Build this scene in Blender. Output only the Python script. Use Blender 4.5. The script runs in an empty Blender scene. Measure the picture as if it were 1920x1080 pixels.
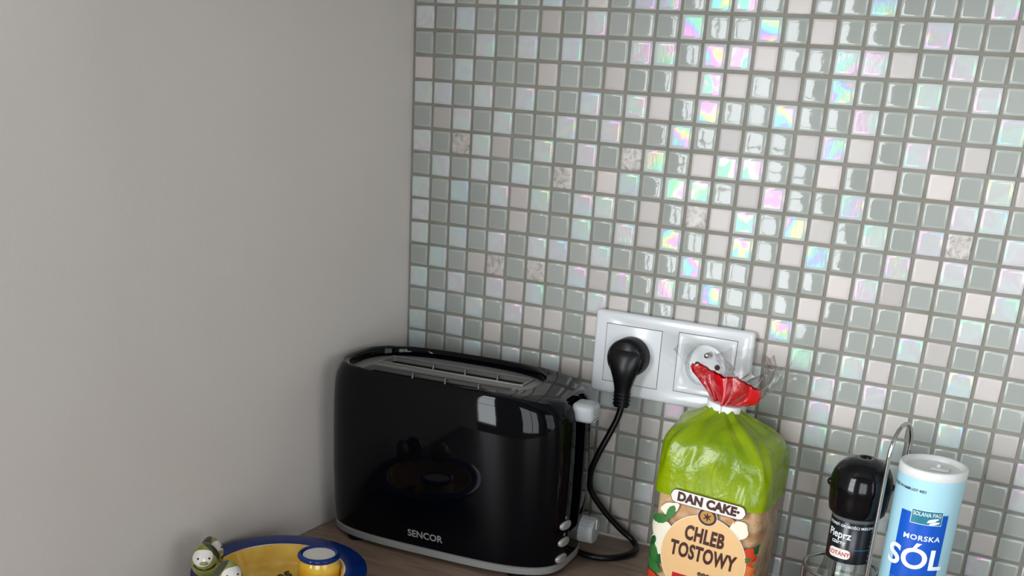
import bpy, bmesh, math, random
from mathutils import Vector, Matrix
from mathutils.bvhtree import BVHTree
C = bpy.context.scene.collection
SC = bpy.context.scene
rnd = random.Random(7)
PI = math.pi
sin, cos = math.sin, math.cos

# ------------------------------------------------------------------ camera
cd = bpy.data.cameras.new('camera'); cam = bpy.data.objects.new('camera', cd); C.objects.link(cam)
RX = Vector((0.8835355, 0.4650146, 0.0559146)); RD = Vector((0.21491414, -0.29644817, -0.93055381)); RF = Vector((-0.41614533, 0.83419416, -0.36186069))
CAM = Vector((0.61498, -0.96750, 0.42653))
m = Matrix(((RX.x, -RD.x, -RF.x, CAM.x), (RX.y, -RD.y, -RF.y, CAM.y), (RX.z, -RD.z, -RF.z, CAM.z), (0, 0, 0, 1)))
cam.matrix_world = m
cd.sensor_width = 36.0; cd.sensor_fit = 'HORIZONTAL'; cd.lens = 39.004; cd.shift_y = 0.21215
cd.clip_start = 0.02; cd.clip_end = 50
SC.camera = cam
def proj(p):
    d = Vector(p) - CAM
    return 960 + 2080.2 * d.dot(RX) / d.dot(RF), 947.3 + 2080.2 * d.dot(RD) / d.dot(RF)

# ------------------------------------------------------------------ world, lights, exposure
w = bpy.data.worlds.new('sky'); SC.world = w; w.use_nodes = True
w.node_tree.nodes['Background'].inputs[0].default_value = (0.80, 0.88, 1.0, 1)
w.node_tree.nodes['Background'].inputs[1].default_value = 1.0
def area(name, loc, rot, sx, sy, power, col):
    l = bpy.data.lights.new(name, 'AREA'); l.shape = 'RECTANGLE'; l.size = sx; l.size_y = sy; l.energy = power; l.color = col
    o = bpy.data.objects.new(name, l); C.objects.link(o); o.location = loc; o.rotation_euler = rot
    return o
# daylight by the window behind the photographer; the right lamp is added fill
area('daylight_window', (-0.80, -2.34, 0.475), (PI/2, 0, 0), 1.38, 1.65, 92, (0.93, 0.97, 1.0))
area('fill_light_right', (1.22, -2.34, 0.25), (PI/2, 0, 0), 1.10, 1.20, 20, (0.92, 0.97, 1.0))
area('daylight_side_window', (2.62, -1.3, 0.45), (PI/2, 0, PI/2), 1.2, 1.2, 9, (0.90, 0.96, 1.0))
SC.view_settings.view_transform = 'Standard'; SC.view_settings.look = 'None'
SC.view_settings.gamma = 1.0; SC.view_settings.use_curve_mapping = False
SC.view_settings.exposure = 0.12
SC.cycles.max_bounces = 10; SC.cycles.transparent_max_bounces = 16; SC.cycles.caustics_reflective = False; SC.cycles.caustics_refractive = False
SC.cycles.sample_clamp_indirect = 6
SC.cycles.use_denoising = True

# ------------------------------------------------------------------ materials
def srgb(r, g, b):
    f = lambda c: (c/255/12.92) if c/255 <= 0.04045 else ((c/255+0.055)/1.055)**2.4
    return (f(r), f(g), f(b), 1)
def mat(name, col, rough=0.5, metal=0.0, ior=1.5, coat=0.0, spec=0.5, trans=0.0):
    M = bpy.data.materials.new(name); M.use_nodes = True
    p = M.node_tree.nodes['Principled BSDF']
    p.inputs['Base Color'].default_value = col if len(col) == 4 else (*col, 1)
    p.inputs['Roughness'].default_value = rough; p.inputs['Metallic'].default_value = metal
    p.inputs['IOR'].default_value = ior; p.inputs['Coat Weight'].default_value = coat
    p.inputs['Specular IOR Level'].default_value = spec; p.inputs['Transmission Weight'].default_value = trans
    return M
def nd(M, t, **kw):
    n = M.node_tree.nodes.new(t)
    for k, v in kw.items():
        if k in n.inputs: n.inputs[k].default_value = v
        else: setattr(n, k, v)
    return n
def lk(M, a, b): M.node_tree.links.new(a, b)
def P(M): return M.node_tree.nodes['Principled BSDF']
def coords(M, kind='Object', scale=(1, 1, 1)):
    tc = nd(M, 'ShaderNodeTexCoord'); mp = nd(M, 'ShaderNodeMapping'); mp.inputs['Scale'].default_value = scale
    lk(M, tc.outputs[kind], mp.inputs['Vector']); return mp.outputs[0]
def geo_pos(M, scale=(1, 1, 1)):
    g = nd(M, 'ShaderNodeNewGeometry'); mp = nd(M, 'ShaderNodeMapping'); mp.inputs['Scale'].default_value = scale
    lk(M, g.outputs['Position'], mp.inputs['Vector']); return mp.outputs[0]
def noise(M, vec, scale, detail=3, rough=0.5, dist=0.0):
    n = nd(M, 'ShaderNodeTexNoise', Scale=scale, Detail=detail, Roughness=rough, Distortion=dist)
    lk(M, vec, n.inputs['Vector']); return n
def bump(M, h, strength, dist, target=None):
    b = nd(M, 'ShaderNodeBump', Strength=strength, Distance=dist); lk(M, h, b.inputs['Height'])
    lk(M, b.outputs[0], (target or P(M)).inputs['Normal']); return b
def ramp(M, fac, stops):
    r = nd(M, 'ShaderNodeValToRGB'); e = r.color_ramp.elements
    e[0].position, e[0].color = stops[0]; e[1].position, e[1].color = stops[-1]
    for p_, c_ in stops[1:-1]:
        x = e.new(p_); x.color = c_
    lk(M, fac, r.inputs[0]); return r
def math_(M, op, a, b=None):
    n = nd(M, 'ShaderNodeMath', operation=op)
    for i, v in enumerate((a, b)):
        if v is None: continue
        if isinstance(v, (int, float)): n.inputs[i].default_value = v
        else: lk(M, v, n.inputs[i])
    return n.outputs[0]

PITCH = 0.022
def cell_random(M):
    """one random value for each mosaic cell of the wall (the glaze batch of that tile)"""
    v = geo_pos(M, (1/PITCH, 0.0, 1/PITCH))
    a = nd(M, 'ShaderNodeVectorMath', operation='ADD'); lk(M, v, a.inputs[0]); a.inputs[1].default_value = (0, 0, 0.06)
    f = nd(M, 'ShaderNodeVectorMath', operation='FLOOR'); lk(M, a.outputs[0], f.inputs[0])
    wn = nd(M, 'ShaderNodeTexWhiteNoise'); lk(M, f.outputs[0], wn.inputs['Vector']); return wn
# plaster
M_paint = mat('wall_paint', srgb(214, 207, 202), 0.75)
n = noise(M_paint, geo_pos(M_paint), 300, 4); n2 = noise(M_paint, geo_pos(M_paint), 30, 3)
bump(M_paint, math_(M_paint, 'ADD', n.outputs[0], n2.outputs[0]), 0.12, 0.002)
r = ramp(M_paint, noise(M_paint, geo_pos(M_paint), 5, 4).outputs[0], [(0.3, srgb(208, 200, 193)), (0.7, srgb(213, 206, 199))])
lk(M_paint, r.outputs[0], P(M_paint).inputs['Base Color'])
M_room = mat('room_paint', srgb(188, 186, 182), 0.8)
M_dark = mat('far_cabinet_front', srgb(70, 68, 66), 0.5)
M_floor = mat('floor_wood', srgb(120, 98, 80), 0.4)
M_frame_w = mat('window_frame_white', srgb(228, 230, 232), 0.4)
# grout
M_grout = mat('grout', srgb(150, 147, 138), 0.85)
n = noise(M_grout, geo_pos(M_grout), 900, 3); bump(M_grout, n.outputs[0], 0.4, 0.0006)
r = ramp(M_grout, noise(M_grout, geo_pos(M_grout), 25, 4).outputs[0], [(0.3, srgb(130, 126, 115)), (0.7, srgb(146, 142, 134))])
lk(M_grout, r.outputs[0], P(M_grout).inputs['Base Color'])
# glass tile, back-painted
def glass_tile(name, a, b, rough, bs):
    M = mat(name, a, rough, ior=1.42)
    wn = cell_random(M); r = ramp(M, wn.outputs['Value'], [(0.0, a), (1.0, b)])
    lk(M, r.outputs[0], P(M).inputs['Base Color'])
    n = noise(M, geo_pos(M), 110, 2, 0.4); bump(M, n.outputs[0], bs, 0.0008)
    return M
M_tglass = glass_tile('tile_glass_face', srgb(158, 162, 156), srgb(168, 171, 166), 0.05, 0.12)
M_tedge = glass_tile('tile_glass_edge_gleam', srgb(167, 172, 164), srgb(175, 179, 171), 0.05, 0.1)  # paler base colour imitates light refracted at the tile edges
# pearl tile: milky glass with a thin interference lustre
M_pearl = mat('tile_pearl', srgb(208, 217, 219), 0.15, ior=1.9)
wn = cell_random(M_pearl)
r = ramp(M_pearl, wn.outputs['Value'], [(0.0, srgb(196, 208, 204)), (0.5, srgb(200, 207, 206)), (1.0, srgb(205, 206, 206))])
lk(M_pearl, r.outputs[0], P(M_pearl).inputs['Base Color'])
n1 = noise(M_pearl, geo_pos(M_pearl), 36, 2, 0.45, 0.6)
th = math_(M_pearl, 'ADD', math_(M_pearl, 'MULTIPLY', wn.outputs['Value'], 420.0), math_(M_pearl, 'MULTIPLY', n1.outputs[0], 620.0))
lk(M_pearl, math_(M_pearl, 'ADD', th, 40.0), P(M_pearl).inputs['Thin Film Thickness'])
P(M_pearl).inputs['Thin Film IOR'].default_value = 1.38
n3 = noise(M_pearl, geo_pos(M_pearl, (1, 1, 0.5)), 420, 3, 0.6, 0.4); bump(M_pearl, n3.outputs[0], 0.16, 0.0006)
# stone tile
M_stone = mat('tile_stone', srgb(205, 197, 193), 0.35)
wn = cell_random(M_stone)
r = ramp(M_stone, wn.outputs['Value'], [(0.0, srgb(180, 174, 169)), (0.5, srgb(190, 184, 179)), (1.0, srgb(208, 199, 193))])
lk(M_stone, r.outputs[0], P(M_stone).inputs['Base Color'])
M_vein = mat('tile_veined_marble', srgb(200, 195, 190), 0.3)
r = ramp(M_vein, noise(M_vein, geo_pos(M_vein), 120, 6, 0.62, 1.6).outputs[0], [(0.36, srgb(150, 145, 140)), (0.5, srgb(190, 184, 178)), (0.66, srgb(210, 202, 196))])
lk(M_vein, r.outputs[0], P(M_vein).inputs['Base Color'])
# worktop
M_wood = mat('worktop_laminate', srgb(140, 118, 104), 0.42)
v = geo_pos(M_wood, (4, 45, 20)); n = noise(M_wood, v, 3.2, 7, 0.62, 0.8)
r = ramp(M_wood, n.outputs[0], [(0.25, srgb(122, 100, 86)), (0.5, srgb(156, 132, 115)), (0.75, srgb(178, 155, 138))])
lk(M_wood, r.outputs[0], P(M_wood).inputs['Base Color']); bump(M_wood, n.outputs[0], 0.1, 0.001)
M_silicone = mat('joint_sealant', srgb(205, 200, 190), 0.5)
# toaster
M_black = mat('toaster_black_gloss', (0.0009, 0.0012, 0.0022, 1), 0.04, ior=1.28)
M_band_t = mat('toaster_base_grey', srgb(132, 132, 130), 0.35)
M_black2 = mat('black_plastic', (0.004, 0.004, 0.005, 1), 0.3, ior=1.35)
M_deck = mat('toaster_brushed_deck', srgb(150, 150, 147), 0.42, metal=0.45)
M_slot = mat('toaster_slot_steel', srgb(48, 42, 36), 0.85, spec=0.15)
M_grey = mat('grey_plastic', srgb(160, 164, 165), 0.38)
M_silver = mat('silver_plastic', srgb(168, 168, 166), 0.3, metal=0.4)
M_print = mat('silver_print', srgb(140, 140, 140), 0.4, metal=0.2)
M_chrome = mat('chrome_wire', srgb(190, 190, 190), 0.12, metal=1.0)
M_rubber = mat('black_rubber_cord', (0.003, 0.003, 0.004, 1), 0.33, ior=1.35)
# electrics
M_white = mat('white_plastic', srgb(226, 229, 231), 0.22, coat=0.2)
M_gap = mat('joint_shadow_gap', srgb(60, 60, 60), 0.8)
M_hole = mat('socket_hole', (0.01, 0.01, 0.01, 1), 0.6)
# bread
M_crumb = mat('bread_crust', srgb(216, 172, 122), 0.6)
n = noise(M_crumb, geo_pos(M_crumb, (1, 1, 1)), 38, 6, 0.6, 1.2)
r = ramp(M_crumb, n.outputs[0], [(0.30, srgb(176, 118, 72)), (0.46, srgb(212, 164, 114)), (0.58, srgb(228, 192, 146)), (0.72, srgb(244, 226, 192))])
lk(M_crumb, r.outputs[0], P(M_crumb).inputs['Base Color']); bump(M_crumb, n.outputs[0], 0.3, 0.003)
M_green = mat('green_printed_film', srgb(140, 172, 14), 0.2, ior=1.45)
n = noise(M_green, geo_pos(M_green), 22, 3, 0.55, 1.0)
r = ramp(M_green, n.outputs[0], [(0.3, srgb(98, 128, 2)), (0.55, srgb(130, 153, 2)), (0.75, srgb(152, 172, 14))])
lk(M_green, r.outputs[0], P(M_green).inputs['Base Color'])
n = noise(M_green, geo_pos(M_green, (1, 1, 0.6)), 55, 4, 0.55, 1.5); bump(M_green, n.outputs[0], 0.30, 0.004)
M_red = mat('red_printed_film', srgb(196, 14, 22), 0.2, coat=0.5)
n = noise(M_red, geo_pos(M_red), 90, 3, 0.5, 1.0); bump(M_red, n.outputs[0], 0.5, 0.003)
def film(name, tint, gloss_add, bs, sc, ior=1.3):
    M = bpy.data.materials.new(name); M.use_nodes = True; nt = M.node_tree; nt.nodes.clear()
    out = nd(M, 'ShaderNodeOutputMaterial'); tr = nd(M, 'ShaderNodeBsdfTransparent', Color=tint)
    gl = nd(M, 'ShaderNodeBsdfGlossy', Roughness=0.14); fr = nd(M, 'ShaderNodeFresnel', IOR=ior)
    mx = nd(M, 'ShaderNodeMixShader'); n = noise(M, geo_pos(M), sc, 4, 0.6, 1.4)
    b = nd(M, 'ShaderNodeBump', Strength=bs, Distance=0.004); lk(M, n.outputs[0], b.inputs['Height'])
    lk(M, b.outputs[0], gl.inputs['Normal']); lk(M, b.outputs[0], fr.inputs['Normal'])
    f = math_(M, 'MINIMUM', math_(M, 'ADD', fr.outputs[0], gloss_add), 0.5); lk(M, f, mx.inputs[0])
    lk(M, tr.outputs[0], mx.inputs[1]); lk(M, gl.outputs[0], mx.inputs[2]); lk(M, mx.outputs[0], out.inputs[0])
    return M
M_film = film('clear_bag_film', (0.97, 0.97, 0.97, 1), 0.015, 0.6, 45)
M_film2 = film('clear_loose_film', (0.96, 0.96, 0.96, 1), 0.05, 0.40, 50, 1.30)
M_glass = film('clear_bottle_glass', (0.92, 0.95, 0.94, 1), 0.03, 0.0, 10, 1.22)
def flat(name, *c, rough=0.35): return mat(name, srgb(*c), rough)
M_clip = flat('white_bag_clip', 236, 236, 240)
M_pill = flat('label_white', 238, 232, 224); M_ink = flat('label_brown_ink', 62, 24, 18); M_peach = flat('label_peach', 238, 194, 138)
M_leaf = flat('printed_basil_green', 52, 120, 52); M_leaf2 = flat('printed_basil_dark', 30, 88, 40); M_tom = flat('printed_tomato_red', 206, 66, 34)
M_tom2 = flat('printed_tomato_orange', 226, 118, 58); M_cheese = flat('printed_white_cheese', 246, 238, 216); M_band = flat('printed_red_band', 190, 16, 24)
M_gold = flat('emblem_gold', 190, 140, 70)
# salt
M_salt = mat('salt_tube_pale_blue', srgb(172, 218, 232), 0.32)
M_saltcap = mat('salt_tube_white_lid', srgb(222, 224, 222), 0.35)
M_blue = mat('salt_label_blue', srgb(6, 84, 190), 0.3)
M_teal = flat('salt_logo_teal', 20, 120, 140); M_wink = flat('white_ink', 238, 246, 252); M_lbl = flat('pale_blue_ink', 80, 150, 230); M_kink = flat('black_ink', 26, 30, 34)
# pepper
M_cap = mat('grinder_cap_black', (0.002, 0.002, 0.003, 1), 0.12, ior=1.4)
M_plabel = mat('grinder_label_black', srgb(18, 19, 26), 0.25)
M_smoke = mat('grinder_collar_smoky', srgb(92, 94, 96), 0.15)
M_kred = flat('logo_red_ink', 186, 40, 40)
# dish
M_dblue = mat('glaze_blue', srgb(18, 58, 128), 0.14, ior=1.4)
n = noise(M_dblue, geo_pos(M_dblue), 40, 4, 0.6); r = ramp(M_dblue, n.outputs[0], [(0.3, srgb(4, 30, 96)), (0.7, srgb(10, 50, 122))]); lk(M_dblue, r.outputs[0], P(M_dblue).inputs['Base Color'])
M_dyel = mat('glaze_yellow', srgb(226, 178, 52), 0.14, coat=0.5)
n = noise(M_dyel, geo_pos(M_dyel, (1, 1, 1)), 36, 4, 0.6, 0.6); r = ramp(M_dyel, n.outputs[0], [(0.28, srgb(222, 150, 30)), (0.5, srgb(228, 182, 58)), (0.75, srgb(238, 208, 104))]); lk(M_dyel, r.outputs[0], P(M_dyel).inputs['Base Color'])
M_dwhite = mat('glaze_white', srgb(232, 226, 220), 0.15, coat=0.4)
M_olive = mat('glaze_olive', srgb(138, 140, 62), 0.15, coat=0.5)
n = noise(M_olive, geo_pos(M_olive), 90, 3, 0.6); r = ramp(M_olive, n.outputs[0], [(0.3, srgb(112, 118, 48)), (0.7, srgb(172, 172, 96))]); lk(M_olive, r.outputs[0], P(M_olive).inputs['Base Color'])
M_olived = mat('glaze_dark_olive', srgb(62, 68, 42), 0.18, coat=0.4)
M_dink = flat('painted_black', 30, 24, 14, rough=0.2)

# ------------------------------------------------------------------ helpers
def tag(o, label=None, cat=None, group=None, kind=None):
    if label: o['label'] = label
    if cat: o['category'] = cat
    if group: o['group'] = group
    if kind: o['kind'] = kind
    return o
def thing(name, loc, label, cat, group=None):
    o = bpy.data.objects.new(name, None); o.empty_display_size = 0.02; C.objects.link(o); o.location = loc
    return tag(o, label, cat, group)
def wloc(o):
    v = Vector((0, 0, 0))
    while o: v += Vector(o.location); o = o.parent
    return v
def mk(name, verts, faces, mats, parent=None, smooth=True, mi=None, at=None):
    """verts in world coordinates; the object's origin sits at `at` (default: centre of its base)"""
    if at is None:
        xs = [v[0] for v in verts]; ys = [v[1] for v in verts]; zs = [v[2] for v in verts]
        at = ((min(xs)+max(xs))/2, (min(ys)+max(ys))/2, min(zs))
    me = bpy.data.meshes.new(name)
    me.from_pydata([(v[0]-at[0], v[1]-at[1], v[2]-at[2]) for v in verts], [], faces)
    for mm in (mats if isinstance(mats, (list, tuple)) else [mats]): me.materials.append(mm)
    if mi: me.polygons.foreach_set('material_index', mi)
    me.polygons.foreach_set('use_smooth', [smooth]*len(me.polygons)); me.update()
    o = bpy.data.objects.new(name, me); C.objects.link(o)
    o.location = Vector(at) - (wloc(parent) if parent else Vector((0, 0, 0)))
    if parent: o.parent = parent
    return o
def bm_obj(name, bm, mats, parent=None, smooth=False):
    bmesh.ops.recalc_face_normals(bm, faces=bm.faces)
    bm.verts.index_update()
    o = mk(name, [tuple(v.co) for v in bm.verts], [[v.index for v in f.verts] for f in bm.faces], mats, parent, smooth)
    bm.free(); return o
def sharp(o, deg=35):
    me = o.data; bm = bmesh.new(); bm.from_mesh(me)
    for e in bm.edges: e.smooth = not (len(e.link_faces) == 2 and e.calc_face_angle(0) > math.radians(deg))
    for f in bm.faces: f.smooth = True
    bm.to_mesh(me); bm.free(); return o
def box(name, x0, x1, y0, y1, z0, z1, mats, parent=None, bev=0.0, seg=3, rot=None):
    bm = bmesh.new(); bmesh.ops.create_cube(bm, size=1)
    for v in bm.verts: v.co = Vector(((x0+x1)/2+v.co.x*(x1-x0), (y0+y1)/2+v.co.y*(y1-y0), (z0+z1)/2+v.co.z*(z1-z0)))
    if bev: bmesh.ops.bevel(bm, geom=list(bm.edges)+list(bm.verts), offset=bev, segments=seg, profile=0.5, affect='EDGES')
    if rot:
        for v in bm.verts: v.co = rot(v.co)
    o = bm_obj(name, bm, mats, parent, True)
    return sharp(o, 50) if not bev else sharp(o, 40)
def loft(rings, cap0=True, cap1=True):
    n = len(rings[0]); V = [p for r_ in rings for p in r_]; F = []
    for k in range(len(rings)-1):
        for i in range(n):
            j = (i+1) % n; F.append((k*n+i, k*n+j, (k+1)*n+j, (k+1)*n+i))
    if cap0: F.append(tuple(reversed(range(n))))
    if cap1: F.append(tuple(range((len(rings)-1)*n, len(rings)*n)))
    return V, F
def lathe(name, prof, c, mats, parent=None, N=48, mi=None, cap0=True, cap1=True, tilt=None):
    rings = [[(c[0]+r_*cos(2*PI*i/N), c[1]+r_*sin(2*PI*i/N), c[2]+z) for i in range(N)] for r_, z in prof]
    V, F = loft(rings, cap0, cap1)
    if tilt: V = [tuple(tilt(Vector(v_))) for v_ in V]
    idx = None
    if mi: idx = [mi[k] for k in range(len(prof)-1) for _ in range(N)] + [mi[0]]*cap0 + [mi[-1]]*cap1
    return sharp(mk(name, V, F, mats, parent, True, idx), 50)
def tube_geo(pts, r, n=10, closed=False):
    pts = [Vector(p) for p in pts]; L = len(pts); V = []; F = []
    prev = None
    for k, p in enumerate(pts):
        a = pts[k-1] if (k > 0 or closed) else p; b = pts[(k+1) % L] if (k < L-1 or closed) else p
        t = (b-a).normalized()
        u = (prev - t*prev.dot(t)) if prev is not None else t.cross(Vector((0, 0, 1)) if abs(t.z) < 0.9 else Vector((1, 0, 0)))
        u.normalize(); prev = u; w_ = t.cross(u)
        rr = r[k] if isinstance(r, (list, tuple)) else r
        for i in range(n):
            an = 2*PI*i/n; V.append(tuple(p+u*cos(an)*rr+w_*sin(an)*rr))
    for k in range(L if closed else L-1):
        k2 = (k+1) % L
        for i in range(n):
            j = (i+1) % n; F.append((k*n+i, k*n+j, k2*n+j, k2*n+i))
    if not closed: F.append(tuple(reversed(range(n)))); F.append(tuple(range((L-1)*n, L*n)))
    return V, F
def spline(pts, per=8):
    P_ = [Vector(p) for p in pts]; out = []
    for i in range(len(P_)-1):
        p0 = P_[max(i-1, 0)]; p1 = P_[i]; p2 = P_[i+1]; p3 = P_[min(i+2, len(P_)-1)]
        for k in range(per):
            t = k/per
            out.append(0.5*((2*p1)+(-p0+p2)*t+(2*p0-5*p1+4*p2-p3)*t*t+(-p0+3*p1-3*p2+p3)*t**3))
    out.append(P_[-1]); return out
def tube(name, pts, r, mats, parent=None, n=10, closed=False):
    V, F = tube_geo(pts, r, n, closed); o = mk(name, V, F, mats, parent, True); return sharp(o, 60)
def boolean(o, cutters, op='DIFFERENCE'):
    for c_ in cutters:
        md = o.modifiers.new('cut', 'BOOLEAN'); md.operation = op; md.object = c_; md.solver = 'EXACT'
    dg = bpy.context.evaluated_depsgraph_get(); dg.update()
    me = bpy.data.meshes.new_from_object(o.evaluated_get(dg)); old = o.data
    o.modifiers.clear(); o.data = me; me.name = o.name
    for c_ in cutters: bpy.data.objects.remove(c_)
    return o
def text_shape(s, size, sx=1.0, off=0.0, space=1.0, res=3):
    cu = bpy.data.curves.new('lettering', 'FONT'); cu.body = s; cu.size = size; cu.align_x = 'CENTER'; cu.align_y = 'CENTER'
    cu.offset = off; cu.space_character = space; cu.resolution_u = res
    o = bpy.data.objects.new('lettering', cu); C.objects.link(o)
    dg = bpy.context.evaluated_depsgraph_get(); dg.update()
    me = bpy.data.meshes.new_from_object(o.evaluated_get(dg))
    bm = bmesh.new(); bm.from_mesh(me); bmesh.ops.triangulate(bm, faces=bm.faces)
    bmesh.ops.remove_doubles(bm, verts=bm.verts, dist=size*0.002)
    xs = [v.co.x for v in bm.verts]; st = max(size*0.12, 0.0012); k = min(xs)+st
    while k < max(xs):
        bmesh.ops.bisect_plane(bm, geom=list(bm.verts)+list(bm.edges)+list(bm.faces), dist=1e-7, plane_co=(k, 0, 0), plane_no=(1, 0, 0)); k += st
    bm.verts.index_update()
    V = [(v.co.x*sx, v.co.y) for v in bm.verts]; F = [tuple(v.index for v in f.verts) for f in bm.faces]; bm.free()
    bpy.data.objects.remove(o); bpy.data.meshes.remove(me); bpy.data.curves.remove(cu)
    return V, F
def disc_shape(rx, ry, n=40, rings=5, fn=None):
    V = [(0, 0)]; F = []
    for k in range(1, rings+1):
        for i in range(n):
            a = 2*PI*i/n; q = fn(a) if fn else 1.0
            V.append((rx*k/rings*cos(a)*q, ry*k/rings*sin(a)*q))
    for i in range(n): F.append((0, 1+i, 1+(i+1) % n))
    for k in range(1, rings):
        for i in range(n):
            a = 1+(k-1)*n; b = 1+k*n; j = (i+1) % n; F.append((a+i, b+i, b+j, a+j))
    return V, F
def grid_shape(w_, h, nx, ny, rad=0.0):
    """rounded rectangle as a grid of columns"""
    V = []; F = []
    for i in range(nx+1):
        x = -w_/2+w_*i/nx; d = max(0.0, abs(x)-(w_/2-rad)); hh = h/2-(rad-math.sqrt(max(rad*rad-d*d, 0.0)) if rad else 0)
        for j in range(ny+1): V.append((x, -hh+2*hh*j/ny))
    for i in range(nx):
        for j in range(ny): a = i*(ny+1)+j; F.append((a, a+ny+1, a+ny+2, a+1))
    return V, F
def decal(name, shape, fn, mats, parent, cx=0, cy=0, ang=0.0, lift=0.0004, shear=0.0):
    V, F = shape; ca, sa = cos(ang), sin(ang); W = []
    for x, y in V:
        x2 = x+shear*y
        W.append(fn(cx+x2*ca-y*sa, cy+x2*sa+y*ca, lift))
    keep = [i for i, p in enumerate(W) if p is not None]; ix = {i: k for k, i in enumerate(keep)}
    F = [tuple(ix[i] for i in f) for f in F if all(i in ix for i in f)]
    return mk(name, [W[i] for i in keep], F, mats, parent, False)

# ------------------------------------------------------------------ the room
LWX = lambda y: -0.0016+0.034*y        # left wall is slightly out of square
# side wall (wedge following the true line)
V = [(LWX(0.02), 0.02, -0.9), (LWX(-.85), -.85, -0.9), (LWX(-.85)-0.12, -.85, -0.9), (LWX(0.02)-0.12, 0.02, -0.9)]
V = V+[(a, b, 1.7) for a, b, _ in V]
tag(mk('wall_left', V, [(0, 1, 5, 4), (1, 2, 6, 5), (2, 3, 7, 6), (3, 0, 4, 7), (4, 5, 6, 7), (3, 2, 1, 0)], M_paint, smooth=False), kind='structure', label='plain off-white painted side wall left of the mosaic')
wb = box('wall_back', -2.2, 2.6, 0.0, 0.1, -0.9, 1.7, M_grout); tag(wb, 'mosaic wall of small glass and stone tiles in grey grout', kind='structure')
tag(box('floor', -2.3, 2.7, -2.4, 0.1, -0.95, -0.9, M_floor), kind='structure', label='wooden kitchen floor')
tag(box('ceiling', -2.3, 2.7, -2.4, 0.1, 1.7, 1.75, M_room), kind='structure', label='painted ceiling')
def wall_with_holes(name, axis, pos, thick, holes, label):
    bm = bmesh.new()
    lo, hi = (-2.3, 2.7) if axis == 'y' else (-2.4, 0.1)
    parts = []; x = lo
    for a0, a1, h0, h1 in holes:
        parts += [(x, a0, -0.9, 1.7), (a0, a1, -0.9, h0), (a0, a1, h1, 1.7)]; x = a1
    parts.append((x, hi, -0.9, 1.7))
    for (p0, p1, q0, q1) in parts:
        r_ = bmesh.ops.create_cube(bm, size=1)
        for v_ in r_['verts']:
            s_ = p0+(v_.co.x+0.5)*(p1-p0); t = pos+v_.co.y*thick; z = q0+(v_.co.z+0.5)*(q1-q0)
            v_.co = Vector((s_, t, z)) if axis == 'y' else Vector((t, s_, z))
    return tag(bm_obj(name, bm, M_room, None, False), label, kind='structure')
wall_with_holes('wall_front', 'y', -2.35, 0.1, [(-1.50, -0.10, -0.36, 1.31), (0.66, 1.78, -0.36, 0.86)], 'painted wall behind the photographer with a window and an added fill-light opening')
wall_with_holes('wall_right', 'x', 2.65, 0.1, [(-1.9, -0.7, -0.15, 1.05)], 'painted wall with a window on the right')
tag(box('wall_far', -2.3, -2.2, -2.4, 0.1, -0.9, 1.7, M_dark), kind='structure', label='dark panelled wall of the next room')
def window(name, axis, pos, a0, a1, h0, h1, nv, nh, label):
    t = thing(name, (((a0+a1)/2, pos, h0) if axis == 'y' else (pos, (a0+a1)/2, h0)), label, None); t['kind'] = 'structure'
    def bar(nm, p0, p1, q0, q1, d=0.05):
        if axis == 'y': box(nm, p0, p1, pos-d/2, pos+d/2, q0, q1, M_frame_w, t)
        else: box(nm, pos-d/2, pos+d/2, p0, p1, q0, q1, M_frame_w, t)
    f = 0.03
    bar('frame', a0, a0+f, h0, h1); bar('frame', a1-f, a1, h0, h1); bar('frame', a0+f, a1-f, h0, h0+f); bar('frame', a0+f, a1-f, h1-f, h1)
    for k in range(1, nv): x = a0+(a1-a0)*k/nv; bar('mullion', x-0.015, x+0.015, h0+f, h1-f)
    for k in range(1, nh): z = h0+(h1-h0)*k/nh; bar('glazing_bar', a0+f, a1-f, z-0.015, z+0.015, 0.03)
window('window_1', 'y', -2.305, -1.50, -0.10, -0.36, 1.31, 4, 3, 'tall white window frame')
window('window_3', 'y', -2.305, 0.66, 1.78, -0.36, 0.86, 2, 1, 'added white frame round the fill light behind the photographer')  # frames the added fill light; no such window is known
window('window_2', 'x', 2.605, -1.9, -0.7, -0.15, 1.05, 2, 2, 'white side window frame')

# worktop
wt = box('worktop', LWX(-0.62)+0.004, 2.2, -0.64, -0.0008, -0.036, 0.0, M_wood, None, 0.002)
for v_ in wt.data.vertices:
    p = wt.location+v_.co
    if p.x < 0.1: v_.co.x += LWX(p.y)+0.0008-(LWX(-0.62)+0.004)
tag(wt, 'brown wood-grain laminate worktop running along the tiled wall', 'worktop')
bc = box('base_cabinet', 0.0, 2.2, -0.60, -0.02, -0.9, -0.036, M_room); tag(bc, 'plain cabinet under the brown worktop', 'cabinet')
box('door', 0.01, 0.60, -0.62, -0.6005, -0.80, -0.05, M_frame_w, bc, 0.002); box('door', 0.61, 1.20, -0.62, -0.6005, -0.80, -0.05, M_frame_w, bc, 0.002)

wc = box('unseen_wall_cabinet', 0.002, 2.2, -0.34, -0.002, 0.545, 1.40, M_frame_w, None, 0.001); tag(wc, 'unseen white wall cabinet, assumed over the worktop to shade the top tiles', 'cabinet')  # out of view, set low to darken the upper tile rows
for k in range(3): box('door', 0.006+.73*k, 0.726+.73*k, -0.36, -0.3405, 0.547, 1.398, M_frame_w, wc, 0.002)
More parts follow.
